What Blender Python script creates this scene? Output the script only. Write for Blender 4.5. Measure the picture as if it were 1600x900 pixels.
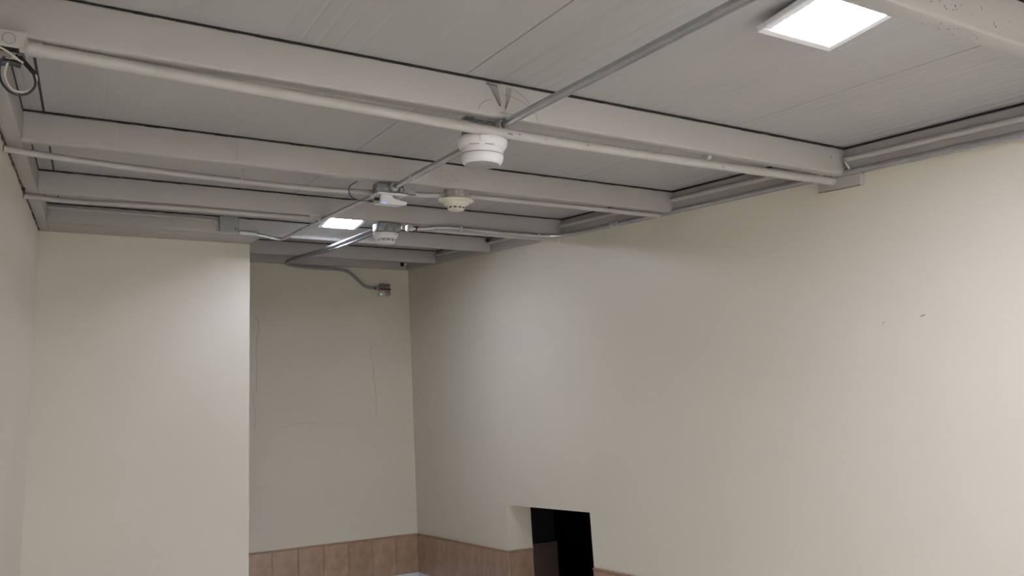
import bpy, bmesh, math, random
from mathutils import Vector, Matrix
random.seed(7)
for o in list(bpy.data.objects): bpy.data.objects.remove(o)
SC = bpy.context.scene
COL = SC.collection
PI = math.pi

# ------------------------------------------------------------------ camera, world, exposure
H = 2.40            # camera height; everything below is metres
S = 0.13994         # the roof rises towards the back of the room
AL = math.atan(S)
cam = bpy.data.cameras.new('camera'); camo = bpy.data.objects.new('camera', cam); COL.objects.link(camo)
R_ = Vector((0.8763, -0.4780, -0.0609)); U_ = Vector((-0.0388, -0.1959, 0.9799)); F_ = Vector((0.4803, 0.8563, 0.1902))
m = Matrix((R_, U_, -F_)).transposed().to_4x4(); m.translation = Vector((0, 0, H))
camo.matrix_world = m
cam.sensor_width = 36; cam.lens = 1217.29/1600*36; cam.clip_start = 0.02
SC.camera = camo
SC.view_settings.view_transform = 'Standard'; SC.view_settings.look = 'None'
SC.view_settings.gamma = 1; SC.view_settings.use_curve_mapping = False
SC.view_settings.exposure = 0.0
w = bpy.data.worlds.new('world'); SC.world = w; w.use_nodes = True
w.node_tree.nodes['Background'].inputs[0].default_value = (0.6, 0.7, 1, 1)
w.node_tree.nodes['Background'].inputs[1].default_value = 0.0
FAR, REAR = .80, 7.4  # power factors: far lamp, added lamps behind the camera
LAMP_POWER = 130.0   # emission strength of the ceiling lamp diffusers

# ------------------------------------------------------------------ materials
def mat(name, col, rough=.6, metal=0, noise=0, nscale=8, bump=0, bscale=30, spec=.5, emit=0, ecol=(1, 1, 1), detail=4,
        stretch=None, col2=None, blotch=0):
    M = bpy.data.materials.new(name); M.use_nodes = True
    nt = M.node_tree; b = nt.nodes['Principled BSDF']; N = nt.nodes.new; L = nt.links.new
    b.inputs['Base Color'].default_value = (*col, 1); b.inputs['Roughness'].default_value = rough
    b.inputs['Metallic'].default_value = metal; b.inputs['Specular IOR Level'].default_value = spec
    if emit:
        b.inputs['Emission Color'].default_value = (*ecol, 1); b.inputs['Emission Strength'].default_value = emit
    if noise or bump or col2:
        tc = N('ShaderNodeTexCoord'); mp = N('ShaderNodeMapping'); L(tc.outputs['Object'], mp.inputs[0])
        if stretch: mp.inputs['Scale'].default_value = stretch
    if noise or col2:
        n = N('ShaderNodeTexNoise'); n.inputs['Scale'].default_value = nscale; n.inputs['Detail'].default_value = detail
        L(mp.outputs[0], n.inputs['Vector'])
        r = N('ShaderNodeValToRGB'); L(n.outputs['Fac'], r.inputs[0])
        c2 = col2 if col2 else tuple(max(0, c*(1-noise)) for c in col)
        r.color_ramp.elements[0].position = .35; r.color_ramp.elements[1].position = .65
        r.color_ramp.elements[0].color = (*c2, 1); r.color_ramp.elements[1].color = (*col, 1)
        L(r.outputs[0], b.inputs['Base Color'])
        if blotch:
            mr = N('ShaderNodeMapRange'); mr.inputs['To Min'].default_value = rough-blotch; mr.inputs['To Max'].default_value = rough+blotch
            L(n.outputs['Fac'], mr.inputs['Value']); L(mr.outputs[0], b.inputs['Roughness'])
    if bump:
        n2 = N('ShaderNodeTexNoise'); n2.inputs['Scale'].default_value = bscale; n2.inputs['Detail'].default_value = 3
        L(mp.outputs[0], n2.inputs['Vector'])
        bp = N('ShaderNodeBump'); bp.inputs['Strength'].default_value = 1; bp.inputs['Distance'].default_value = bump
        L(n2.outputs['Fac'], bp.inputs['Height']); L(bp.outputs[0], b.inputs['Normal'])
    return M
M_wall = mat('cream_wall_paint', (.81, .755, .635), .42, noise=.03, nscale=1.3, bump=.004, bscale=2.2, spec=.45)
M_wall2 = mat('cream_wall_paint_alcove', (.80, .74, .61), .5, noise=.04, nscale=1.6, bump=.003, bscale=3)
M_panel = mat('white_metal_panel', (.46, .448, .432), .42, noise=.05, nscale=3, stretch=(1, .15, 1), bump=.0006, bscale=6)
M_beam = mat('white_painted_steel', (.455, .435, .405), .5, noise=.05, nscale=5, bump=.0008, bscale=14, stretch=(.5, 1, 1))
M_pipe_w = mat('white_painted_conduit', (.49, .465, .43), .42, noise=.07, nscale=9, bump=.0006, bscale=25)
M_galv = mat('galvanised_steel', (.56, .58, .60), .26, metal=.9, noise=.12, nscale=14, bump=.0004, bscale=60)
M_galv_d = mat('galvanised_box_steel', (.36, .38, .39), .5, metal=.6, noise=.35, nscale=35, bump=.0006, bscale=80)
M_conduit_g = mat('grey_conduit_finish', (.34, .345, .35), .8, spec=.15, noise=.1, nscale=12)
M_zinc = mat('bright_zinc_fitting', (.60, .61, .61), .55, metal=.5)
M_black = mat('black_sealant', (.015, .014, .014), .8)
M_crack = mat('dark_crack', (.10, .075, .055), .9)
M_joint = mat('dark_joint_strip', (.045, .040, .036), .8)  # dark brown-black strip along the panel joint
M_hair = mat('hairline_crack', (.56, .50, .41), .9)
M_pencil = mat('pencil_scratch', (.20, .19, .185), .9)
M_smudge = mat('grey_smudge', (.40, .38, .35), .9)
M_plastic = mat('white_plastic', (.80, .79, .77), .35)
M_ivory = mat('ivory_plastic', (.74, .71, .60), .32)
M_grill = mat('grey_sensor_disc', (.34, .34, .34), .5)
M_slot = mat('black_slot', (.01, .01, .01), .7)
M_greybox = mat('grey_pvc_box', (.36, .375, .36), .5, noise=.05)
M_red = mat('red_tape', (.16, .012, .018), .45)
M_blue = mat('blue_grey_cable', (.08, .11, .17), .45)
M_wire_d = mat('dark_wire', (.03, .035, .04), .45)
M_wire_w = mat('off_white_wire', (.62, .58, .48), .5)
M_led = mat('blue_led', (.1, .12, .9), .4, emit=2.2, ecol=(.12, .16, 1))
M_lamp = mat('lamp_diffuser', (1, 1, 1), .5, emit=LAMP_POWER, ecol=(.90, .968, 1.20))
M_lamp_far = mat('lamp_diffuser_far', (1, 1, 1), .5, emit=LAMP_POWER*FAR, ecol=(.90, .968, 1.20))
M_lamp_added = mat('added_lamp_diffuser', (1, 1, 1), .5, emit=LAMP_POWER*REAR, ecol=(.90, .968, 1.20))  # for the added lamps, much stronger than the visible ones
M_frame = mat('lamp_frame', (.82, .82, .82), .4)
M_tile = mat('brown_ceramic_tile', (.50, .315, .215), .22, noise=0, nscale=16, col2=(.40, .245, .165), detail=6, bump=.0006, bscale=20)
M_tile_w = mat('white_ceramic_tile', (.72, .74, .76), .18, noise=.03, nscale=6)
M_trimtile = mat('tile_edge_strip', (.44, .275, .19), .3, noise=.1, nscale=20)
M_grout = mat('tile_grout', (.40, .27, .19), .85, noise=.15, nscale=30)
M_floor = mat('floor_tile', (.78, .72, .63), .35, noise=.1, nscale=4)
M_dark = mat('unlit_room_darkness', (.008, .008, .010), .8)  # near-black colour stands in for the lack of light in the side room
M_dark2 = mat('unlit_room_tile_darkened', (.16, .11, .09), .5, noise=.1, nscale=8)  # brown tile with the side room's gloom put into its colour

# ------------------------------------------------------------------ helpers
def link(name, bm, m, parent=None, smooth=False, loc=None, rot=None):
    me = bpy.data.meshes.new(name); bmesh.ops.recalc_face_normals(bm, faces=bm.faces[:]); bm.to_mesh(me); bm.free()
    if smooth:
        me.shade_smooth()
        try: me.set_sharp_from_angle(angle=math.radians(38))
        except Exception: pass
    for mm in (m if isinstance(m, (list, tuple)) else [m]): me.materials.append(mm)
    o = bpy.data.objects.new(name, me); COL.objects.link(o)
    if parent is not None: o.parent = parent
    if loc is not None: o.location = loc
    if rot is not None: o.rotation_euler = rot
    return o
def tag(o, label, cat, group=None):
    o['label'] = label; o['category'] = cat
    if group: o['group'] = group
    return o
def struct(o): o['kind'] = 'structure'; return o
def thing(name, label, cat, loc=(0, 0, 0), rot=(0, 0, 0), group=None):
    o = bpy.data.objects.new(name, None); COL.objects.link(o); o.empty_display_size = .05
    o.location = loc; o.rotation_euler = rot
    return tag(o, label, cat, group)
def W(x, y, c): return Vector((x, y, H + c + S*y))          # point at height c over the sloped datum
def box(bm, x0, x1, y0, y1, z0, z1, bevel=0, seg=2):
    vs = [bm.verts.new((x, y, z)) for x in (x0, x1) for y in (y0, y1) for z in (z0, z1)]
    fs = [bm.faces.new([vs[i] for i in q]) for q in ((0, 1, 3, 2), (4, 6, 7, 5), (0, 4, 5, 1), (2, 3, 7, 6), (0, 2, 6, 4), (1, 5, 7, 3))]
    if bevel:
        es = {e for f in fs for e in f.edges}
        bmesh.ops.bevel(bm, geom=list(es), offset=bevel, segments=seg, profile=.5, affect='EDGES')
    return bm
def prism(bm, poly, axis, a, b):
    """extrude a 2-D outline along an axis: axis 'x' -> outline in (y,z)"""
    def P(p, t): return {'x': (t, p[0], p[1]), 'y': (p[0], t, p[1]), 'z': (p[0], p[1], t)}[axis]
    A = [bm.verts.new(P(p, a)) for p in poly]; B = [bm.verts.new(P(p, b)) for p in poly]
    n = len(poly)
    bm.faces.new(A); bm.faces.new(B[::-1])
    for i in range(n): bm.faces.new([A[i], B[i], B[(i+1) % n], A[(i+1) % n]])
    return bm
def spline(pts, n=8):
    pts = [Vector(p) for p in pts]; out = []
    for i in range(len(pts)-1):
        p0 = pts[max(i-1, 0)]; p1 = pts[i]; p2 = pts[i+1]; p3 = pts[min(i+2, len(pts)-1)]
        for k in range(n):
            t = k/n
            out.append(.5*((2*p1)+(-p0+p2)*t+(2*p0-5*p1+4*p2-p3)*t*t+(-p0+3*p1-3*p2+p3)*t**3))
    out.append(pts[-1]); return out
def tube(bm, pts, r, seg=12, cap=True):
    pts = [Vector(p) for p in pts]; rings = []
    n0 = None
    for i, p in enumerate(pts):
        t = (pts[min(i+1, len(pts)-1)]-pts[max(i-1, 0)]).normalized()
        if n0 is None:
            n0 = t.orthogonal().normalized()
        n0 = (n0 - t*n0.dot(t)).normalized(); b = t.cross(n0)
        rr = r[i] if isinstance(r, (list, tuple)) else r
        rings.append([bm.verts.new(p+(n0*math.cos(2*PI*k/seg)+b*math.sin(2*PI*k/seg))*rr) for k in range(seg)])
    for a, b in zip(rings, rings[1:]):
        for k in range(seg): bm.faces.new([a[k], a[(k+1) % seg], b[(k+1) % seg], b[k]])
    if cap: bm.faces.new(rings[0][::-1]); bm.faces.new(rings[-1])
    return bm
def lathe(bm, prof, seg=40, sx=1, sy=1, cx=0, cy=0):
    rings = []
    for r, z in prof:
        if r < 1e-6: rings.append([bm.verts.new((cx, cy, z))])
        else: rings.append([bm.verts.new((cx+sx*r*math.cos(2*PI*k/seg), cy+sy*r*math.sin(2*PI*k/seg), z)) for k in range(seg)])
    for a, b in zip(rings, rings[1:]):
        for k in range(seg):
            k2 = (k+1) % seg
            if len(a) == 1 and len(b) == 1: continue
            if len(a) == 1: bm.faces.new([a[0], b[k], b[k2]])
            elif len(b) == 1: bm.faces.new([a[k], a[k2], b[0]])
            else: bm.faces.new([a[k], a[k2], b[k2], b[k]])
    return bm
def ring(bm, c, axis, r, h, seg=16):
    c = Vector(c); a = Vector(axis).normalized()
    return tube(bm, [c-a*h/2, c+a*h/2], r, seg)
def ribbon(bm, pts, wdt, nrm):
    """thin raised mark following a surface with normal nrm"""
    pts = [Vector(p) for p in pts]; nrm = Vector(nrm); L = []
    for i, p in enumerate(pts):
        t = (pts[min(i+1, len(pts)-1)]-pts[max(i-1, 0)]).normalized(); s = nrm.cross(t).normalized()
        ww = wdt[i] if isinstance(wdt, (list, tuple)) else wdt
        L.append([bm.verts.new(p+s*ww/2), bm.verts.new(p+nrm*.0006), bm.verts.new(p-s*ww/2)])
    for a, b in zip(L, L[1:]):
        bm.faces.new([a[0], a[1], b[1], b[0]]); bm.faces.new([a[1], a[2], b[2], b[1]])
    return bm
NB = bmesh.new

# ------------------------------------------------------------------ dimensions
XL, XR, YB = -0.250, 2.534, 6.40
YF = -5.8                     # wall behind the camera
YP, XP = 5.20, 0.947          # partition in front of the alcove
CB, CT = .645, .745           # underside / top of the beams over the sloped datum
CP = .7492                     # panel face
TT = H-.725                   # top of the tile band
DY0, DY1, DZ = 3.786, 4.782, H-.430   # door opening
WT = .185                     # wall thickness

def zt(y, c=CP+.03): return H+c+S*y

# ------------------------------------------------------------------ walls and floor
bm = NB(); prism(bm, [(YF, 0), (DY0, 0), (DY0, zt(DY0)), (YF, zt(YF))], 'x', XR, XR+WT)
prism(bm, [(DY0, DZ), (DY1, DZ), (DY1, zt(DY1)), (DY0, zt(DY0))], 'x', XR, XR+WT)
prism(bm, [(DY1, 0), (YB+.15, 0), (YB+.15, zt(YB+.15)), (DY1, zt(DY1))], 'x', XR, XR+WT)
bmesh.ops.remove_doubles(bm, verts=bm.verts[:], dist=1e-5)
WR = struct(link('wall_right', bm, M_wall))
bm = NB(); prism(bm, [(YF, 0), (YB+.15, 0), (YB+.15, zt(YB+.15)), (YF, zt(YF))], 'x', XL-.15, XL)
WL = struct(link('wall_left', bm, M_wall))
bm = NB(); box(bm, XL, XR, YB, YB+.15, 0, H+.66+S*YB)
WB = struct(link('wall_back', bm, M_wall2))
bm = NB(); box(bm, XL, XR, YF-.15, YF, 0, H+.78+S*YF)
struct(link('wall_front', bm, M_wall))
# partition with the plastered bracket at its upper right corner
bm = NB()
zp = H+CB+S*YP
prism(bm, [(XL, 0), (XP, 0), (XP, zp+.03), (XL, zp+.03)], 'y', YP, YP+.14)
WPn = struct(link('wall_partition', bm, M_wall))
bm = NB(); box(bm, XL-.15, XR+WT, YF-.15, YB+.15, -.1, 0); struct(link('floor', bm, M_floor))

# neighbouring unlit room seen through the doorway
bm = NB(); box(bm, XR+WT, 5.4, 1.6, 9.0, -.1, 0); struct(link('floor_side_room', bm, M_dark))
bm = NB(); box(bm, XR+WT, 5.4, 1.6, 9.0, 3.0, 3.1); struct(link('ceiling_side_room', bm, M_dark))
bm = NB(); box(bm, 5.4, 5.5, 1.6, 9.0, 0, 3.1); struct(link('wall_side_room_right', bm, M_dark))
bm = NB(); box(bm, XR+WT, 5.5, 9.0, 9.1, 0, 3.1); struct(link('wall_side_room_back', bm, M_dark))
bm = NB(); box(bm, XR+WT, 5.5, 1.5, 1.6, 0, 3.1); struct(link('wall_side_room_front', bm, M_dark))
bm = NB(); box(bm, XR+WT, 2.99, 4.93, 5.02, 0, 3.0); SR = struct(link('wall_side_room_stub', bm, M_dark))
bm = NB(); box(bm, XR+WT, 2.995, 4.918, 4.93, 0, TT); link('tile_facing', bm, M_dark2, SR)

# ------------------------------------------------------------------ tile wainscot (brown course on top, white below)
def tile_mesh(wd, ht, th, name):
    bm = NB(); box(bm, -wd/2, wd/2, -th, 0, -ht, 0, bevel=.0018, seg=1)
    me = bpy.data.meshes.new(name); bmesh.ops.recalc_face_normals(bm, faces=bm.faces[:]); bm.to_mesh(me); bm.free(); return me
TW, TH, TK = .2, .3, .008
me_b = {}; 
def put_tile(name, parent, p, rz, wd, ht, m):
    key = (round(wd, 3), ht, m.name)
    if key not in me_b:
        me_b[key] = tile_mesh(wd-.003, ht-.003, TK, name); me_b[key].materials.append(m)
    o = bpy.data.objects.new(name, me_b[key]); COL.objects.link(o); o.parent = parent
    o.location = p; o.rotation_euler = (0, 0, rz); return o
tile_cols = [mat('brown_ceramic_tile_%d' % i, tuple(c*k for c in (.50, .33, .225)), .24, nscale=11+i, col2=tuple(c*k for c in (.385, .25, .168)), detail=6, bump=.0006, bscale=20)
             for i, k in enumerate((1.0, .93, 1.05))]
edge_h = .012
def tile_run(parent, start, end, fixed, axis, flip, from_start=True):
    """brown course + edge strip + first white course as separate tiles; the rest joined"""
    L = abs(end-start); n = int(math.ceil(L/TW-1e-3)); sg = 1 if end > start else -1
    rest = NB()
    for k in range(n):
        a = start+sg*k*TW; wd = min(TW, L-k*TW); c = a+sg*wd/2
        p = (lambda z: (c, fixed, z)) if axis == 'x' else (lambda z: (fixed, c, z))
        put_tile('tile', parent, p(TT-edge_h), flip, wd, TH, random.choice(tile_cols))
        put_tile('tile', parent, p(TT-edge_h-TH), flip, wd, TH, M_tile_w)
        z1 = TT-edge_h-2*TH
        while z1 > .02:
            h = min(TH, z1); lo = c-wd/2+.0015; hi = c+wd/2-.0015
            if axis == 'x': box(rest, lo, hi, fixed-TK, fixed, z1-h+.0015, z1-.0015)
            else: box(rest, fixed-TK*(1 if flip else -1), fixed, lo, hi, z1-h+.0015, z1-.0015)
            z1 -= TH
    r = link('lower_tiles', rest, M_tile_w, parent); r['kind'] = 'stuff'
    lo, hi = min(start, end), max(start, end)
    bm = NB(); bg = NB()
    if axis == 'x':
        box(bm, lo, hi, fixed-TK-.003, fixed, TT-edge_h+.001, TT, bevel=.002); box(bg, lo, hi, fixed-.004, fixed, 0, TT-.004)
    else:
        s = -1
        box(bm, fixed+s*(TK+.003), fixed, lo, hi, TT-edge_h+.001, TT, bevel=.002); box(bg, fixed+s*.004, fixed, lo, hi, 0, TT-.004)
    link('edge_strip', bm, M_trimtile, parent); link('grout', bg, M_grout, parent)
tile_run(WB, XR, XP-.2, YB, 'x', 0)
tile_run(WR, YB, DY1, XR, 'y', -PI/2*1)
tile_run(WR, DY0, 1.186, XR, 'y', -PI/2*1)
# door reveal (far jamb) tiles
put_tile('tile', WR, (XR+WT/2-.004, DY1, TT-edge_h), 0, WT+.004, TH, tile_cols[1])
put_tile('tile', WR, (XR+WT/2-.004, DY1, TT-edge_h-TH), 0, WT+.004, TH, M_tile_w)
bm = NB(); box(bm, XR-.011, XR+WT, DY1-TK-.003, DY1, TT-edge_h+.001, TT, bevel=.002); link('edge_strip', bm, M_trimtile, WR)
bm = NB(); box(bm, XR-.0105, XR-.0005, DY1-.0105, DY1+.001, TT-TH-.012, TT-.012, bevel=.003); link('corner_strip', bm, M_trimtile, WR)

# ------------------------------------------------------------------ ceiling of ribbed metal panels
CE = bpy.data.objects.new('ceiling', None); COL.objects.link(CE); struct(CE)
CE.location = W(0, 0, CP); CE.rotation_euler = (AL, 0, 0)
Y0L, Y1L = (YF-.1)/math.cos(AL), (YB+.12)/math.cos(AL)
def panel(xa, xb, k=1):
    prof = [(xa, .02), (xa+.0007, .003), (xa+.002, 0)]
    x = xa+.035
    while x < xb-.03:
        d = k*random.choice((.0005, .0009, .0013)); wv = random.choice((.010, .016, .024))
        z0 = prof[-1][1]
        prof += [(x, 0), (x+wv*.35, d), (x+wv*.65, d), (x+wv, 0)]
        x += random.choice((.038, .046, .052, .060))
    prof = [p for p in prof if p[0] < xb-.01]
    prof += [(xb-.002, 0), (xb-.0007, .003), (xb, .02)]
    bm = NB(); A = [bm.verts.new((x, Y0L, z)) for x, z in prof]; B = [bm.verts.new((x, Y1L, z)) for x, z in prof]
    for i in range(len(prof)-1): bm.faces.new([A[i], B[i], B[i+1], A[i+1]])
    T = [bm.verts.new(q) for q in ((xa, Y0L, .05), (xb, Y0L, .05), (xb, Y1L, .05), (xa, Y1L, .05))]
    bm.faces.new(T); bm.faces.new([A[0], T[0], T[3], B[0]]); bm.faces.new([A[-1], B[-1], T[2], T[1]])
    link('panel', bm, M_panel, CE)
for a, b, k in ((XL-.1, -.1405, .3), (-.1395, .9045, .35), (.9055, 1.9245, 1.3), (1.9255, XR+.1, 1.4)): panel(a, b, k)
bm = NB(); box(bm, -.1435, -.1365, Y0L, Y1L, -.0012, .004); link('joint_strip', bm, M_joint, CE)   # dark open joint beside the left wall

# ------------------------------------------------------------------ steel beams
BW = .05; BHT = (CT-CB)
def cross_beam(y, label, x0=XL+.05, x1=XR-.035, yw=BW, name='ceiling_beam'):
    t = thing(name, label, 'beam', W(0, y, CB), (AL, 0, 0), 'white steel cross beams')
    bm = NB(); box(bm, x0, x1, 0, yw, 0, BHT*math.cos(AL), bevel=.0065, seg=3); link('steel_tube', bm, M_beam, t, smooth=True)
    bm = NB()                                                # ragged black sealant line along the top edge
    n = 60; z = BHT*math.cos(AL); top = z+.0045
    for i in range(n):
        xa = x0+(x1-x0)*i/n; xb = x0+(x1-x0)*(i+1)/n
        box(bm, xa, xb, -.0006-random.random()*.0008, .008, z-.0012-random.random()**2*.0025, top)
    g = link('sealant_line', bm, M_black, t)
    bm = NB(); ring(bm, (x1-.001, .03, .055), (1, 0, 0), .017, .004); link('pipe_hole', bm, M_black, t)
    return t
BY = [.800, 1.815, 2.805, 3.805, 4.735, 5.690]
LB = ['white steel ceiling beam with scratched paint at the upper right, beside the large lamp',
      'white steel ceiling beam nearest in full length, with pencil scribbles over the round detector',
      'white steel ceiling beam behind the wide round detector, carrying the access point box',
      'white steel ceiling beam just in front of the small square lamp, third full beam back',
      'white steel ceiling beam carrying the square grey plastic box, above the partition wall',
      'white steel ceiling beam farthest back, over the alcove']
BM = [cross_beam(y, l) for y, l in zip(BY, LB)]
BM[1].rotation_euler = (AL, 0, .010); BM[1].location.y -= .010
for y in (-.2, -1.2, -2.2, -3.2, -4.2, -5.2): cross_beam(y, 'white steel ceiling beam behind the camera, outside the picture')
BM[0]['label'] = LB[0]
# side beams along the walls
def side_beam(x0, x1, label):
    t = thing('side_beam', label, 'beam', W(0, 0, CB), (AL, 0, 0))
    bm = NB(); box(bm, x0, x1, YF/math.cos(AL), YB/math.cos(AL), 0, BHT*math.cos(AL), bevel=.008, seg=3); link('steel_tube', bm, M_beam, t, smooth=True)
    bm = NB(); z = BHT*math.cos(AL)
    box(bm, x0-.001, x1+.001, YF/math.cos(AL), YB/math.cos(AL), z-.0015, z+.0045); link('sealant_line', bm, M_black, t)
    return t
side_beam(XL+.001, XL+.053, 'white steel edge beam running along the top of the left wall')
side_beam(XR-.038, XR-.001, 'white steel edge beam running along the top of the right wall')
t = thing('end_beam', 'white steel edge beam lying against the top of the alcove back wall', 'beam', W(0, YB-.055, CB), (AL, 0, 0))
bm = NB(); box(bm, XL+.054, XR-.04, 0, .05, 0, BHT, bevel=.008, seg=3); link('steel_tube', bm, M_beam, t, smooth=True)
# flat header between the partition and the beam before it
bm = NB(); prism(bm, [(4.80, zt(4.80, CB+.001)), (YP, zt(YP, CB+.001)), (YP, zt(YP, CB+.03)), (4.80, zt(4.80, CB+.03))], 'x', XL+.055, XP)
struct(link('trim_1', bm, M_beam))
# weld and joint marks
bm = NB()
for xx in (.072,): box(bm, xx, xx+.0025, -.0012, .001, .004, BHT-.004)
link('joint_line', bm, M_hair, BM[2])
bm = NB(); box(bm, .462, .4645, -.0012, .001, .01, BHT-.004); link('joint_line', bm, M_smudge, BM[2])
def screw(parent, x, z):
    bm = NB(); ring(bm, (x, -.001, z), (0, 1, 0), .006, .004, 12); link('screw_head', bm, M_beam, parent, smooth=True)
screw(BM[4], 1.05, .05); screw(BM[4], 1.62, .045); screw(BM[4], 2.2, .062); screw(BM[3], 2.0, .05); screw(BM[1], 2.42, .06); screw(BM[4], .43, .03)

# pencil scribbles on the nearest full beam (drawn in the beam's own frame: x along, z up its face)
bm = NB()
def mark(pts, wd=.0013):
    ribbon(bm, [(p[0], -.0006, p[1]) for p in pts], wd, (0, -1, 0))
for i in range(9):
    a = i/8; mark([(.972+.030*a, .092-.004*a), (.995+.022*a, .058-.02*a), (1.012+.004*a, .030)], .0008)
for i in range(5):
    a = i/4; mark([(1.034+.016*a, .088), (1.032+.010*a, .05), (1.030, .022)], .0009)
for i in range(4): mark([(.968, .092-.0017*i), (1.004, .090-.0017*i)], .0015)
mark(spline([(1.055, .086), (1.09, .072), (1.118, .045), (1.135, .02), (1.14, -.0)], 4))
mark(spline([(1.02, .066), (1.06, .062), (1.09, .052), (1.12, .04)], 4), .001)
mark(spline([(.945, .012), (.955, .03), (.975, .042), (.99, .045)], 4), .0012)
mark([(1.01, .012), (1.06, .013)], .0012)
mark([(1.21, .05), (1.2105, .056)], .001)
s = link('pencil_scribble', bm, M_pencil, BM[1])
bm = NB()
def smear(cx, cz, n, sx, sz):
    for _ in range(n):
        x = cx+random.gauss(0, sx); z = cz+random.gauss(0, sz); z = max(.012, min(.09, z))
        r = random.uniform(.003, .009)
        vs = [bm.verts.new((x+r*math.cos(k*PI/4)*random.uniform(.6, 1), -.0004, z+.7*r*math.sin(k*PI/4)*random.uniform(.6, 1))) for k in range(8)]
        bm.faces.new(vs)
smear(1.30, .045, 16, .028, .016); smear(1.06, .035, 7, .022, .015)
link('grey_smudge', bm, M_smudge, BM[2])
# chipped paint on the scratched beam: small marks on its face and underside
bm = NB()
for _ in range(24):
    x = random.uniform(1.36, 1.80); z = random.uniform(.006, .05); l = random.uniform(.002, .008); a = random.uniform(0, PI)
    ribbon(bm, [(x, -.0006, z), (x+l*math.cos(a), -.0006, z+l*math.sin(a))], random.uniform(.0008, .002), (0, -1, 0))
for _ in range(14):
    x = random.uniform(1.40, 1.62); y = random.uniform(.012, .04); l = random.uniform(.002, .007)
    ribbon(bm, [(x, y, -.0006), (x+l, y+random.uniform(-.003, .003), -.0006)], random.uniform(.0008, .0022), (0, 0, -1))
link('paint_chips', bm, M_pencil, BM[0])

# dark crack between left wall and edge beam, hairline cracks and scuffs on the walls
bm = NB(); pts = []; wd = []
y = 1.6
while y < 5.19:
    pts.append(W(XL+.0015+random.uniform(0, .003), y, CB-.001+random.uniform(-.004, .002))); wd.append(random.choice((.0015, .0025, .003, .005)))
    y += .05
tube(bm, pts, wd, 6); link('crack', bm, M_crack, WL)
bm = NB(); tube(bm, [W(XL+.002, 3.68, CB-.001), W(XL+.004, 3.72, CB-.004), W(XL+.002, 3.76, CB-.002)], [.003, .010, .003], 6); link('plaster_hole', bm, M_black, WL)
def wcrack(pts, wd, name='hairline_crack'):
    bm = NB(); ribbon(bm, [(x, YB-.0003, H+z) for x, z in pts], wd, (0, -1, 0)); link(name, bm, M_hair, WB)
wcrack([(1.205, 1.10), (1.235, 1.05), (1.24, .987), (1.225, .93), (1.222, .884), (1.215, .781), (1.222, .72), (1.221, .653), (1.221, .491)], .004)
wcrack([(1.196, .47), (1.198, .40), (1.21, .35), (1.21, .2)], .003)
wcrack([(2.224, .883), (2.165, .833), (2.158, .795), (2.184, .696), (2.185, .62), (2.196, .532), (2.205, .423), (2.200, .262)], .004)
wcrack([(1.388, .20), (1.489, .219), (1.60, .23), (1.695, .231)], .003)
wcrack([(1.80, .228), (2.042, .2)], .002)
def rmark(y, z, ln, wd, sl=0, m=M_pencil):
    bm = NB(); ribbon(bm, [(XR-.0003, y, H+z), (XR-.0003, y-ln, H+z+sl)], wd, (-1, 0, 0)); link('scuff', bm, m, WR)
rmark(1.650, .330, .018, .003, .003); rmark(1.797, .332, .004, .004); rmark(1.80, .322, .003, .005, 0, M_hair)

# ------------------------------------------------------------------ square LED lamps (hang level under the sloped roof)
def lamp(x, y, z, label, w_=.235, th=.036, mt=None):
    t = thing('ceiling_lamp', label, 'lamp', (x, y, H+z), group='square ceiling lamps')
    h = w_/2
    bm = NB()
    fw = .021
    box(bm, -h, h, -h, -h+fw, 0, th, bevel=.003); box(bm, -h, h, h-fw, h, 0, th, bevel=.003)
    box(bm, -h, -h+fw, -h+fw, h-fw, 0, th, bevel=.003); box(bm, h-fw, h, -h+fw, h-fw, 0, th, bevel=.003)
    box(bm, -h+.003, h-.003, -h+.003, h-.003, th-.003, th); box(bm, -h+.01, h-.01, -h+.01, h-.01, .0015, .004)
    link('frame', bm, M_frame, t)
    bm = NB(); q = h-fw; cr = .016
    out = [(sx*(q-cr)+cr*math.cos(a0+k*PI/12), sy*(q-cr)+cr*math.sin(a0+k*PI/12)) for sx, sy, a0 in ((1, 1, 0), (-1, 1, PI/2), (-1, -1, PI), (1, -1, 1.5*PI)) for k in range(7)]
    prism(bm, out, 'z', .0005, .010); link('diffuser', bm, mt or M_lamp, t)
    return t
lamp(1.430, 1.012, .868, 'large looking bright square ceiling lamp at the top right, by the scratched beam', w_=.24, th=.016)
l2 = lamp(1.342, 4.425, 1.332, 'small looking bright square ceiling lamp in the far part of the room', mt=M_lamp_far, w_=.235)
bm = NB(); box(bm, -.02, .02, .03, .06, .034, .078); link('mounting_bracket', bm, M_galv_d, l2)
for lx, ly, wh in ((.9, -2.3, 'nearer'), (.9, -4.7, 'farther')):
    lamp(lx, ly, CB+S*ly-.035, wh+' added fill lamp behind the camera, outside the picture', mt=M_lamp_added)  # unseen lamps added to brighten the far walls

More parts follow.
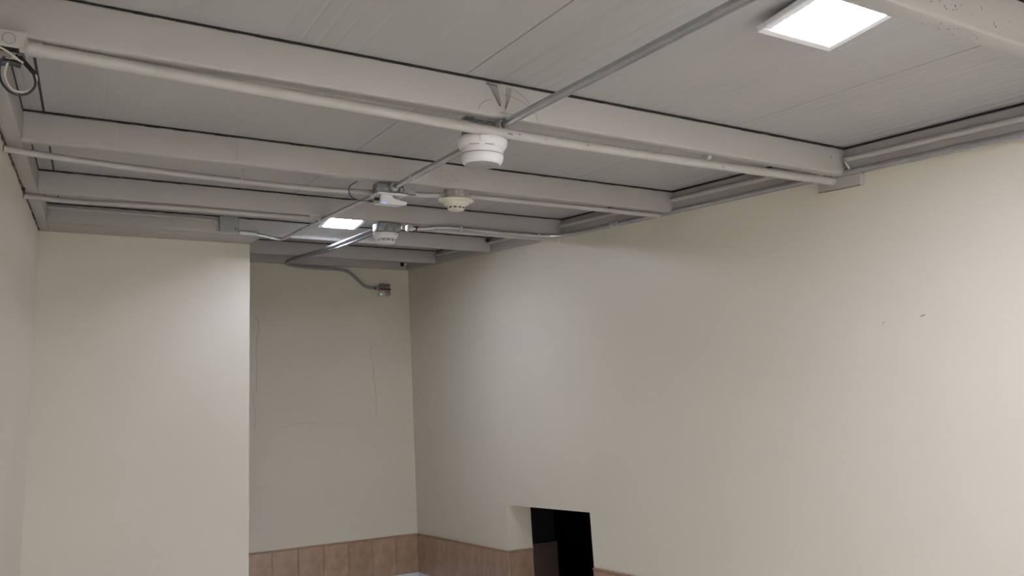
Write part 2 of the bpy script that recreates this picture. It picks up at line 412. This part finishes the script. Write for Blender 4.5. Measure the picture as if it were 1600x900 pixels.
# ------------------------------------------------------------------ conduits
def conduit(name, pts, r, m, label, cat='conduit', n=0, couplings=(), straps=()):
    P = spline(pts, n) if n else [Vector(p) for p in pts]
    t = thing(name, label, cat, P[0])
    O = P[0]
    bm = NB(); tube(bm, [p-O for p in P], r, 14); link('pipe', bm, m, t, smooth=True)
    for c, ax, rr, h in couplings:
        bm = NB(); ring(bm, Vector(c)-O, ax, rr, h, 14); link('coupling', bm, M_zinc if m is M_galv else m, t, smooth=True)
    for (c, ax, hh, mm) in straps:            # U strap: half ring + two lugs going up to the beam
        bm = NB(); c = Vector(c)-O; ax = Vector(ax).normalized()
        ring(bm, c, ax, r+.0022, .012, 14)
        sd = ax.cross(Vector((0, 0, 1))).normalized()
        up = Vector((0, 0, 1))
        for k in (0,):
            p = c+sd*(r+.001)
            q = [p+ax*.006, p-ax*.006, p-ax*.006+up*hh, p+ax*.006+up*hh]
            a = [bm.verts.new(v) for v in q]; b = [bm.verts.new(v+sd*.002) for v in q]
            bm.faces.new(a); bm.faces.new(b[::-1])
            for i in range(4): bm.faces.new([a[i], b[i], b[(i+1) % 4], a[(i+1) % 4]])
        link('strap', bm, mm, t, smooth=False)
    return t
X_ = (1, 0, 0); Y_ = (0, 1, S)
# A: thick white conduit just under the first full beam
conduit('conduit', [W(-.118, 1.826, .629), W(.066, 1.834, .627), W(.342, 1.826, .617), W(.668, 1.828, .610), W(.972, 1.840, .606), W(1.199, 1.848, .606), W(1.45, 1.857, .609), W(1.765, 1.870, .6145), W(2.17, 1.885, .624), W(2.50, 1.892, .630)], .0150, M_pipe_w,
        'thick white painted conduit crossing the room in front of the widest round detector', n=6,
        couplings=[(W(-.104, 1.829, .630), X_, .0185, .006), (W(-.120, 1.828, .630), X_, .0172, .026), (W(2.488, 1.892, .630), X_, .0175, .01)],
        straps=[])
aa = [o for o in bpy.data.objects if o.type == 'EMPTY' and str(o.get('label')).startswith('thick white')][0]
bm = NB(); ring(bm, W(1.835, 1.868, .640)-aa.location, (0, 1, 0), .008, .020, 8); ring(bm, W(1.835, 1.858, .637)-aa.location, X_, .010, .014, 8); link('clamp', bm, M_zinc, aa)
for xx, yy, cc, ln in ((1.322, 1.838, .606, .010), (1.17, 1.834, .603, .006), (1.90, 1.863, .611, .008), (1.045, 1.829, .602, .014), (1.08, 1.829, .605, .006)):
    bm = NB(); p = W(xx, yy, cc)-aa.location; tube(bm, [p, p+Vector((ln/2, 0, .0006)), p+Vector((ln, 0, -.0008))], .0016, 6); link('paint_chip', bm, M_pencil, aa)
# C: second white conduit, two runs meeting the round box
conduit('conduit', [W(XL, 2.857, .622), W(-.08, 2.909, .622), W(.118, 2.95, .622), W(.333, 2.98, .622), W(.57, 3.005, .622), W(.8, 3.003, .622), W(.974, 2.978, .622), W(1.318, 2.880, .622)], .0115, M_pipe_w,
        'white painted conduit passing behind the access point, ending at the ivory detector', n=6,
        couplings=[(W(1.303, 2.884, .622), X_, .0150, .02)], straps=[(W(.515, 3.00, .622), X_, .045, M_pipe_w)])
conduit('conduit', [W(1.425, 2.878, .632), W(1.9, 2.865, .632), W(2.46, 2.862, .632)], .0115, M_pipe_w,
        'white painted conduit running from the ivory detector to the right wall', couplings=[(W(1.436, 2.878, .632), X_, .0145, .018)])
# D: third white conduit
conduit('conduit', [W(XL, 3.84, .631), W(-.10, 3.888, .631), W(.10, 3.862, .631), W(.37, 3.832, .631), W(.77, 3.835, .631), W(.985, 3.822, .631)], .0125, M_pipe_w,
        'thin white painted conduit from the left wall, just under the third full beam', n=6)
conduit('conduit', [W(1.50, 3.875, .630), W(2.0, 3.875, .630), W(2.51, 3.875, .632)], .0125, M_pipe_w,
        'thin white painted conduit under the thick galvanised one, reaching the right wall')
# B: galvanised conduit towards the back, three runs between boxes
conduit('conduit', [W(1.022, -5.0, .628), W(1.032, .9, .6315), W(1.036, 1.862, .6315)], .0118, M_galv,
        'galvanised conduit coming from the camera side into the first metal box', couplings=[(W(1.036, 1.856, .6315), Y_, .0165, .010), (W(1.036, 1.844, .6315), Y_, .0140, .014)],
        straps=[])
conduit('conduit', [W(1.048, 1.94, .625), W(1.066, 2.815, .622)], .0118, M_galv,
        'galvanised conduit between the widest round detector and the metal box over the access point',
        couplings=[(W(1.066, 2.812, .622), Y_, .0165, .008), (W(1.066, 2.80, .622), Y_, .0145, .014), (W(1.061, 2.60, .6235), Y_, .0142, .012)])
conduit('conduit', [W(1.075, 2.905, .632), W(1.062, 3.80, .632), W(1.055, 4.62, .632), W(1.048, 4.70, .631), W(1.02, 4.72, .631), W(.955, 4.722, .642), W(.86, 4.722, .653), W(.795, 4.722, .656)], .0105, M_galv,
        'galvanised conduit passing above the small lamp and bending to the grey plastic box', n=5,
        couplings=[(W(1.060, 3.86, .632), Y_, .0135, .012), (W(.85, 4.722, .6535), (1, 0, -.04), .0135, .10)])
# E: conduit along the face of the beam carrying the grey box
conduit('conduit', [W(XL+.054, 4.722, .722), W(.3, 4.722, .722), W(.62, 4.722, .718), W(.668, 4.722, .712)], .0105, M_beam,
        'slim conduit fixed high on a beam face, left of the grey plastic box', n=4,
        couplings=[(W(.662, 4.722, .712), X_, .0145, .018), (W(.635, 4.722, .716), X_, .013, .012)], straps=[(W(.44, 4.722, .720), X_, -.03, M_beam)])
# F: conduit to the red striped box on the alcove wall
conduit('conduit', [W(1.362, 3.90, .607), W(1.333, 4.25, .592), W(1.328, 4.60, .590), W(1.374, 5.12, .612), W(1.380, 5.60, .627), W(1.362, 5.88, .622), W(1.368, 6.00, .610), Vector((1.45, 6.18, H+1.478)), Vector((1.62, 6.34, H+1.507)),
        Vector((1.78, 6.372, H+1.512)), Vector((1.90, 6.375, H+1.510)), Vector((1.98, 6.375, H+1.492)), Vector((2.05, 6.375, H+1.435)), Vector((2.11, 6.375, H+1.382)), Vector((2.17, 6.375, H+1.362)), Vector((2.25, 6.375, H+1.360))],
        .0125, M_conduit_g, 'grey conduit bending down the alcove wall to the red striped box', n=6,
        couplings=[(Vector((2.232, 6.375, H+1.360)), X_, .0155, .026), (W(1.339, 4.72, .594), Y_, .0148, .014), (Vector((1.69, 6.36, H+1.510)), X_, .0148, .02)])
fo = [o for o in bpy.data.objects if o.type == 'EMPTY' and 'red striped box' in str(o.get('label'))][0]
bm = NB(); ring(bm, Vector((2.208, 6.375, H+1.360))-fo.location, X_, .0135, .014); link('red_tape', bm, M_red, fo)
# twin of F, thinner, slightly lower on its run under the last beams
conduit('conduit', [W(1.385, 3.92, .600), W(1.362, 4.3, .585), W(1.360, 4.65, .585), W(1.400, 5.15, .610), W(1.408, 5.55, .628)], .0085, M_conduit_g,
        'thin grey conduit strapped beside the thicker one behind the far lamp', n=4)
# G: conduit from the third box, along the right wall
gp = [W(1.505, 3.805, .618), W(1.60, 3.80, .620), W(1.68, 3.79, .632), W(1.80, 3.785, .636), W(2.05, 3.78, .633), W(2.30, 3.772, .632), W(2.42, 3.745, .635), W(2.476, 3.66, .640), W(2.492, 3.50, .643), W(2.497, 3.26, .645),
      W(2.497, 2.6, .648), W(2.492, 2.0, .650), W(2.492, 1.2, .650), W(2.492, -1.5, .650)]
gg = conduit('conduit', gp, .0130, M_galv, 'galvanised conduit along the top of the right wall, bending to the third metal box', n=6,
        couplings=[(W(1.515, 3.805, .618), X_, .0175, .008), (W(1.53, 3.805, .618), X_, .0155, .018), (W(2.498, 3.28, .645), Y_, .0165, .05), (W(2.498, 3.28, .645), Y_, .0180, .012), (W(2.498, 3.245, .645), Y_, .0185, .008),
                   (W(1.82, 3.785, .636), X_, .0150, .012), (W(2.31, 3.770, .632), X_, .0150, .010)])
bm = NB(); ring(bm, W(1.56, 3.803, .619)-gg.location, X_, .0138, .016); link('red_tape', bm, M_red, gg)
# angled strap holding it at the corner of the first full beam
bm = NB()
p0 = W(2.470, 1.806, .690)-gg.location; p1 = W(2.485, 1.80, .66)-gg.location
tube(bm, [p0, (p0+p1)/2, p1], .006, 8); ring(bm, p0, (0, 1, 0), .008, .006, 8); link('strap', bm, M_galv, gg)
bm = NB(); ring(bm, W(2.40, 1.885, .647)-gg.location, (0, 1, 0), .013, .018, 8); ring(bm, W(2.418, 1.885, .647)-gg.location, X_, .009, .03, 8); link('clamp', bm, M_zinc, gg)
# P: white conduit running through the beams beside the right edge beam
conduit('conduit', [W(2.484, YF+.05, .698), W(2.484, 1.2, .697), W(2.484, 3.6, .703), W(2.484, YB-.06, .71)], .0105, M_pipe_w,
        'white painted conduit threading through the beam ends, just above the galvanised one')

# ------------------------------------------------------------------ junction boxes
def knock(parent, x, y, z, r=.011, m=M_galv_d, ax=(0, 1, 0)):
    bm = NB(); 
    c = Vector((x, y, z)); n = 20
    pts = [c+Vector((r*math.cos(2*PI*k/n), 0, r*math.sin(2*PI*k/n))) for k in range(n+1)]
    tube(bm, pts, .0011, 5, cap=False); link('knockout', bm, m, parent)
M_knk = mat('knockout_edge', (.10, .105, .11), .6, metal=.4)
M_knw = mat('painted_knockout_edge', (.30, .29, .27), .6)
# box 1, metal octagon-like box under the first full beam
t = thing('junction_box', 'dented bare metal box behind the thick white conduit, over the widest detector', 'junction box', W(1.005, 1.862, .598), (AL, 0, 0), 'bare metal ceiling boxes')
bm = NB(); box(bm, -.055, .060, 0, .085, 0, .0455, bevel=.007, seg=3); link('body', bm, M_galv_d, t, smooth=True)
for kx in (-.036, -.004, .031): knock(t, kx, -.001, .026, .0125, M_knk)
bm = NB(); box(bm, -.058, .066, -.003, .088, -.003, 0); link('cover', bm, M_galv_d, t)
bm = NB(); box(bm, -.082, -.052, -.004, .03, .0435, .0455); link('tab', bm, M_galv, t)
# box 2 with bracket above the access point
t = thing('junction_box', 'bare metal box with round knockouts and a side bracket, above the access point', 'junction box', W(1.060, 2.835, .596), (AL, 0, 0), 'bare metal ceiling boxes')
bm = NB(); box(bm, -.058, .058, 0, .06, 0, .046, bevel=.009, seg=3); link('body', bm, M_galv_d, t, smooth=True)
for kx in (.026, .046): knock(t, kx, -.001, .022, .012, M_knk)
bm = NB(); box(bm, .056, .112, .01, .013, .008, .03); box(bm, .056, .112, .01, .03, .008, .011); ring(bm, (.085, .008, .018), (0, 1, 0), .006, .004); link('bracket', bm, M_galv, t)
bm = NB(); box(bm, -.062, .060, -.03, .075, -.006, 0, bevel=.001); link('cover_plate', bm, M_plastic, t)['label'] = 'white square cover plate'
# box 3
t = thing('junction_box', 'bare metal box with red taped connector, over the brightly lit detector', 'junction box', W(1.413, 3.80, .590), (AL, 0, 0), 'bare metal ceiling boxes')
bm = NB(); box(bm, -.066, .062, 0, .10, 0, .048, bevel=.006, seg=3); link('body', bm, M_galv_d, t, smooth=True)
for kx in (-.02, .015): knock(t, kx, -.001, .026, .008, M_knk)
for kx, kz in ((.02, .012), (-.03, .01), (.05, .008)):
    bm = NB(); ring(bm, (kx, 0, kz), (0, 1, 0), .003, .004, 8); link('screw', bm, M_slot, t)
# grey plastic box on the beam face
t = thing('junction_box', 'square grey plastic box with lid fixed to a beam face above the partition', 'junction box', (.737, 4.70, H+1.312), (0, 0, .02))
bm = NB(); box(bm, -.052, .052, 0, .034, 0, .106, bevel=.007, seg=3); link('body', bm, M_greybox, t, smooth=True)
bm = NB(); box(bm, -.053, .053, -.007, 0, -.001, .107, bevel=.005, seg=3); link('lid', bm, M_greybox, t, smooth=True)
for sx, sz, mm in ((.036, .016, M_slot), (-.038, .092, M_crack)):
    bm = NB(); ring(bm, (sx, -.007, sz), (0, 1, 0), .0045, .003, 10); link('screw', bm, mm, t)
# white painted box at the left wall with hanging wires
t = thing('junction_box', 'white painted box at the left wall with loose wires hanging out', 'junction box', W(-.127, 1.772, .605), (AL, 0, 0))
bm = NB()
box(bm, -.115, 0, 0, .0025, .002, .036, bevel=.001)
box(bm, -.115, 0, .072, .0745, .0, .038); box(bm, -.0025, 0, .0, .0745, .0, .038); box(bm, -.115, -.1125, 0, .0745, 0, .038); box(bm, -.115, 0, 0, .0745, .036, .038, bevel=.001)
link('body', bm, M_pipe_w, t)
knock(t, -.030, -.0005, .020, .0115, M_knw); knock(t, -.064, -.0005, .020, .0115, M_knw)
bm = NB(); box(bm, -.11, -.004, .01, .07, .012, .03, bevel=.006); link('dark_interior', bm, M_slot, t)
bm = NB(); box(bm, -.012, .0, -.002, .006, -.006, .006, bevel=.002); ring(bm, (-.003, -.003, .002), (0, 1, 0), .003, .003, 8); link('screw_tab', bm, M_pipe_w, t)
O = Vector((-.135, 1.83, H+.86))
def wire(pts, r, m, label):
    P = spline(pts, 8); t = thing('wire', label, 'wire', P[0]); bm = NB(); tube(bm, [p-P[0] for p in P], r, 8); link('strand', bm, m, t, smooth=True); return t
def lw(px, pz, y=1.85): return Vector((px*.965, y*.965, H+(pz+.009)*.965))
wire([lw(-.170, .860), lw(-.178, .838), lw(-.172, .800), lw(-.150, .778), lw(-.125, .782), lw(-.111, .806), lw(-.120, .838), lw(-.138, .858), lw(-.150, .868)], .0026, M_wire_d,
     'dark wire coiled in a large loop under the white box at the left wall')
wire([lw(-.150, .872, 1.856), lw(-.163, .852, 1.856), lw(-.168, .822, 1.856), lw(-.158, .795, 1.856), lw(-.138, .786, 1.856), lw(-.117, .798, 1.856), lw(-.110, .822, 1.856), lw(-.117, .838, 1.856)], .0024, M_wire_w,
     'off white wire loop inside the darker one, ending in black tape')
wire([lw(-.186, .878, 1.84), lw(-.165, .868, 1.84), lw(-.145, .853, 1.84), lw(-.135, .847, 1.84)], .0022, M_wire_w, 'short off white wire slanting across the white box at the left wall')
wire([lw(-.142, .862, 1.846), lw(-.130, .848, 1.846), lw(-.118, .834, 1.846), lw(-.112, .829, 1.846)], .0048, M_slot, 'black taped wire joint beside the loops at the left wall')
wire([lw(-.192, .842, 1.86), lw(-.176, .850, 1.86), lw(-.158, .853, 1.86), lw(-.140, .850, 1.86)], .0075, M_wire_d, 'thick dark cable stub behind the loops at the left wall')
# box on the right wall at the end of the thick conduit
t = thing('junction_box', 'white painted rectangular box on the right wall where the thick conduit ends', 'junction box', (XR, 1.86, H+.880), (S, 0, 0))
bm = NB(); box(bm, -.026, -.001, -.080, .105, -.020, .022, bevel=.002); link('body', bm, M_pipe_w, t)
bm = NB(); box(bm, -.030, -.026, -.083, .108, -.022, .023, bevel=.001); link('cover', bm, M_pipe_w, t)
bm = NB(); tube(bm, [(-.029, -.083, -.023), (-.029, .02, -.0235), (-.029, .108, -.023)], .0012, 6); link('gap_line', bm, M_crack, t)
# red striped box on the alcove wall
t = thing('junction_box', 'small grey box with a red stripe on the alcove wall', 'junction box', (2.298, YB, H+1.350))
bm = NB(); box(bm, -.048, .048, -.042, -.001, -.052, .050, bevel=.005, seg=2); link('body', bm, M_galv, t, smooth=True)
bm = NB(); box(bm, -.049, .049, -.0435, -.006, -.006, .010); link('red_tape', bm, M_red, t)['label'] = 'dark red stripe round the middle'
bm = NB(); ring(bm, (-.030, -.0425, -.034), (0, 1, 0), .006, .003, 10); link('knockout', bm, M_slot, t)

# ------------------------------------------------------------------ smoke detectors
def slots(parent, r, z, h, angs, wdeg, m=M_slot, slope=0):
    for a in angs:
        bm = NB(); n = 6
        A = []
        for k in range(n+1):
            an = math.radians(a-wdeg/2+wdeg*k/n)
            A.append([bm.verts.new(((r+d)*math.cos(an), (r+d)*math.sin(an), z+zz)) for d, zz in ((-.002, -h/2), (.0008, -h/2), (.0008+slope, h/2), (-.002, h/2))])
        for p, q in zip(A, A[1:]):
            for i in range(4): bm.faces.new([p[i], p[(i+1) % 4], q[(i+1) % 4], q[i]])
        bm.faces.new(A[0]); bm.faces.new(A[-1][::-1])
        link('vent_slot', bm, m, parent)
# detector 1: wide two-tier
t = thing('smoke_detector', 'wide white round detector with a grey bottom disc, nearest to the camera', 'smoke detector', W(1.000, 1.905, .5935), (AL, 0, 0), 'round ceiling detectors')
bm = NB(); lathe(bm, [(0, .004), (.070, .004), (.0735, 0), (.0745, -.008), (.072, -.018), (.067, -.026), (.0635, -.028), (0, -.028)], 48); link('base_ring', bm, M_plastic, t, smooth=True)
bm = NB(); lathe(bm, [(0, -.027), (.0625, -.027), (.0620, -.040), (.0600, -.043), (0, -.043)], 48); link('neck', bm, M_plastic, t, smooth=True)
bm = NB(); lathe(bm, [(0, -.043), (.0612, -.043), (.0612, -.047), (0, -.047)], 48); link('groove', bm, M_grill, t, smooth=True)
bm = NB(); lathe(bm, [(0, -.046), (.0620, -.046), (.0628, -.050), (.0615, -.060), (.0560, -.070), (.0520, -.0725), (0, -.0725)], 48); link('sensor_cap', bm, M_plastic, t, smooth=True)
bm = NB(); lathe(bm, [(0, -.0720), (.0500, -.0720), (.0495, -.0738), (.031, -.0738), (.030, -.0745), (.028, -.0738), (0, -.0738)], 40); link('sensor_disc', bm, M_grill, t, smooth=True)
slots(t, .0668, -.0240, .0045, (-136, -98), 24)
bm = NB(); box(bm, -.010, .010, -.077, -.070, -.020, -.002, bevel=.002); link('latch', bm, M_plastic, t).rotation_euler = (0, 0, -.42)
# detector 2: ivory, stepped cone with ears, on a white octagonal box
t = thing('smoke_detector', 'ivory stepped round detector with side ears, on a white painted box', 'smoke detector', W(1.370, 2.880, .610), (AL, 0, 0), 'round ceiling detectors')
bm = NB(); lathe(bm, [(0, .003), (.054, .003), (.056, .006), (.056, .038), (.050, .045), (0, .045)], 12); link('back_box', bm, M_pipe_w, t)
for an in (-150, -112, -70):
    a = math.radians(an); 
    bm = NB(); n = 16; c = Vector((.0562*math.cos(a), .0562*math.sin(a), .024)); tx = Vector((-math.sin(a), math.cos(a), 0))
    tube(bm, [c+tx*.011*math.cos(2*PI*k/n)+Vector((0, 0, .011*math.sin(2*PI*k/n))) for k in range(n+1)], .0009, 5, cap=False); link('knockout', bm, M_knw, t)
bm = NB(); lathe(bm, [(0, .003), (.068, .003), (.074, .000), (.075, -.004), (.070, -.009), (.056, -.012), (.055, -.018), (.050, -.024), (0, -.024)], 48)
for s_ in (-1, 1): lathe(bm, [(0, .002), (.010, .002), (.011, 0), (.009, -.005), (0, -.005)], 16, cx=s_*.074, cy=0)
link('base_ring', bm, M_ivory, t, smooth=True)
bm = NB(); lathe(bm, [(0, -.022), (.047, -.022), (.040, -.028), (.0365, -.031), (.0355, -.042), (.030, -.047), (.018, -.0495), (0, -.050)], 40); link('sensor_cap', bm, M_ivory, t, smooth=True)
slots(t, .0362, -.0355, .0050, (-155, -120, -88, -55), 21)
for cx in (-.058, .062):
    bm = NB(); lathe(bm, [(0, -.006), (.0035, -.006), (.0035, -.0085), (0, -.0085)], 10, cx=cx, cy=-.03); link('screw', bm, M_crack, t)
# detector 3
t = thing('smoke_detector', 'small white round detector lit brightly on its left by the far lamp', 'smoke detector', W(1.405, 3.855, .586), (AL, 0, 0), 'round ceiling detectors')
bm = NB(); lathe(bm, [(0, .003), (.062, .003), (.0665, 0), (.0670, -.008), (.064, -.018), (.058, -.026), (.055, -.029), (0, -.029)], 44); link('base_ring', bm, M_plastic, t, smooth=True)
bm = NB(); lathe(bm, [(0, -.028), (.052, -.028), (.0535, -.034), (.052, -.046), (.047, -.054), (.040, -.0565), (0, -.057)], 40); link('sensor_cap', bm, M_plastic, t, smooth=True)
slots(t, .0535, -.033, .0025, (-125, -95, -62), 24); slots(t, .0530, -.0405, .0032, (-150, -120, -92, -62), 20)
bm = NB(); ring(bm, (.036, -.056, -.008), (.5, -.8, 0), .003, .004, 8); link('indicator', bm, M_slot, t)

# ------------------------------------------------------------------ access point, its cable and small fittings
t = thing('access_point', 'white plastic network box with a small blue light under the second metal box', 'network device', W(1.070, 2.845, .5745), (AL+.06, 0, .03))
bm = NB(); prism(bm, [(-.056, -.019), (.052, -.019), (.060, -.013), (.060, -.004), (-.002, .004), (-.010, .019), (-.046, .019), (-.052, .014)], 'y', -.015, .07)
bmesh.ops.bevel(bm, geom=bm.edges[:], offset=.003, segments=2, affect='EDGES'); link('housing', bm, M_plastic, t, smooth=True)
bm = NB(); box(bm, -.050, -.032, -.0165, -.012, -.0185, -.0155); link('status_light', bm, M_led, t)
bm = NB(); box(bm, -.072, -.053, .0, .012, -.008, .004, bevel=.001); link('plug', bm, M_slot, t)
wire([Vector((1.001, 2.848, H+.970)), Vector((.975, 2.86, H+.966)), Vector((.940, 2.875, H+.968)), Vector((.912, 2.885, H+.985)), Vector((.905, 2.89, H+1.010)), Vector((.913, 2.89, H+1.032)), Vector((.938, 2.88, H+1.048))],
     .0026, M_blue, 'blue grey cable curving round the thin conduit into the access point')
t = thing('cable_end', 'small black connector with a white stub at the top of the alcove corner', 'connector', (2.462, YB-.062, H+1.588))
bm = NB(); box(bm, -.024, .008, -.012, .0, -.03, .006, bevel=.003); link('plug', bm, M_slot, t)
bm = NB(); box(bm, .008, .03, -.012, .0, -.018, .004, bevel=.003); link('stub', bm, M_plastic, t)
t = thing('pipe_end', 'short open pipe stub standing out beside the end of the beam over the partition', 'pipe', W(2.466, 4.72, .722), (AL, 0, 0))
bm = NB(); ring(bm, (0, 0, 0), (0, 1, 0), .015, .03, 16); link('pipe', bm, M_galv, t, smooth=True)
bm = NB(); ring(bm, (0, -.0155, 0), (0, 1, 0), .011, .003, 16); link('opening', bm, M_slot, t)
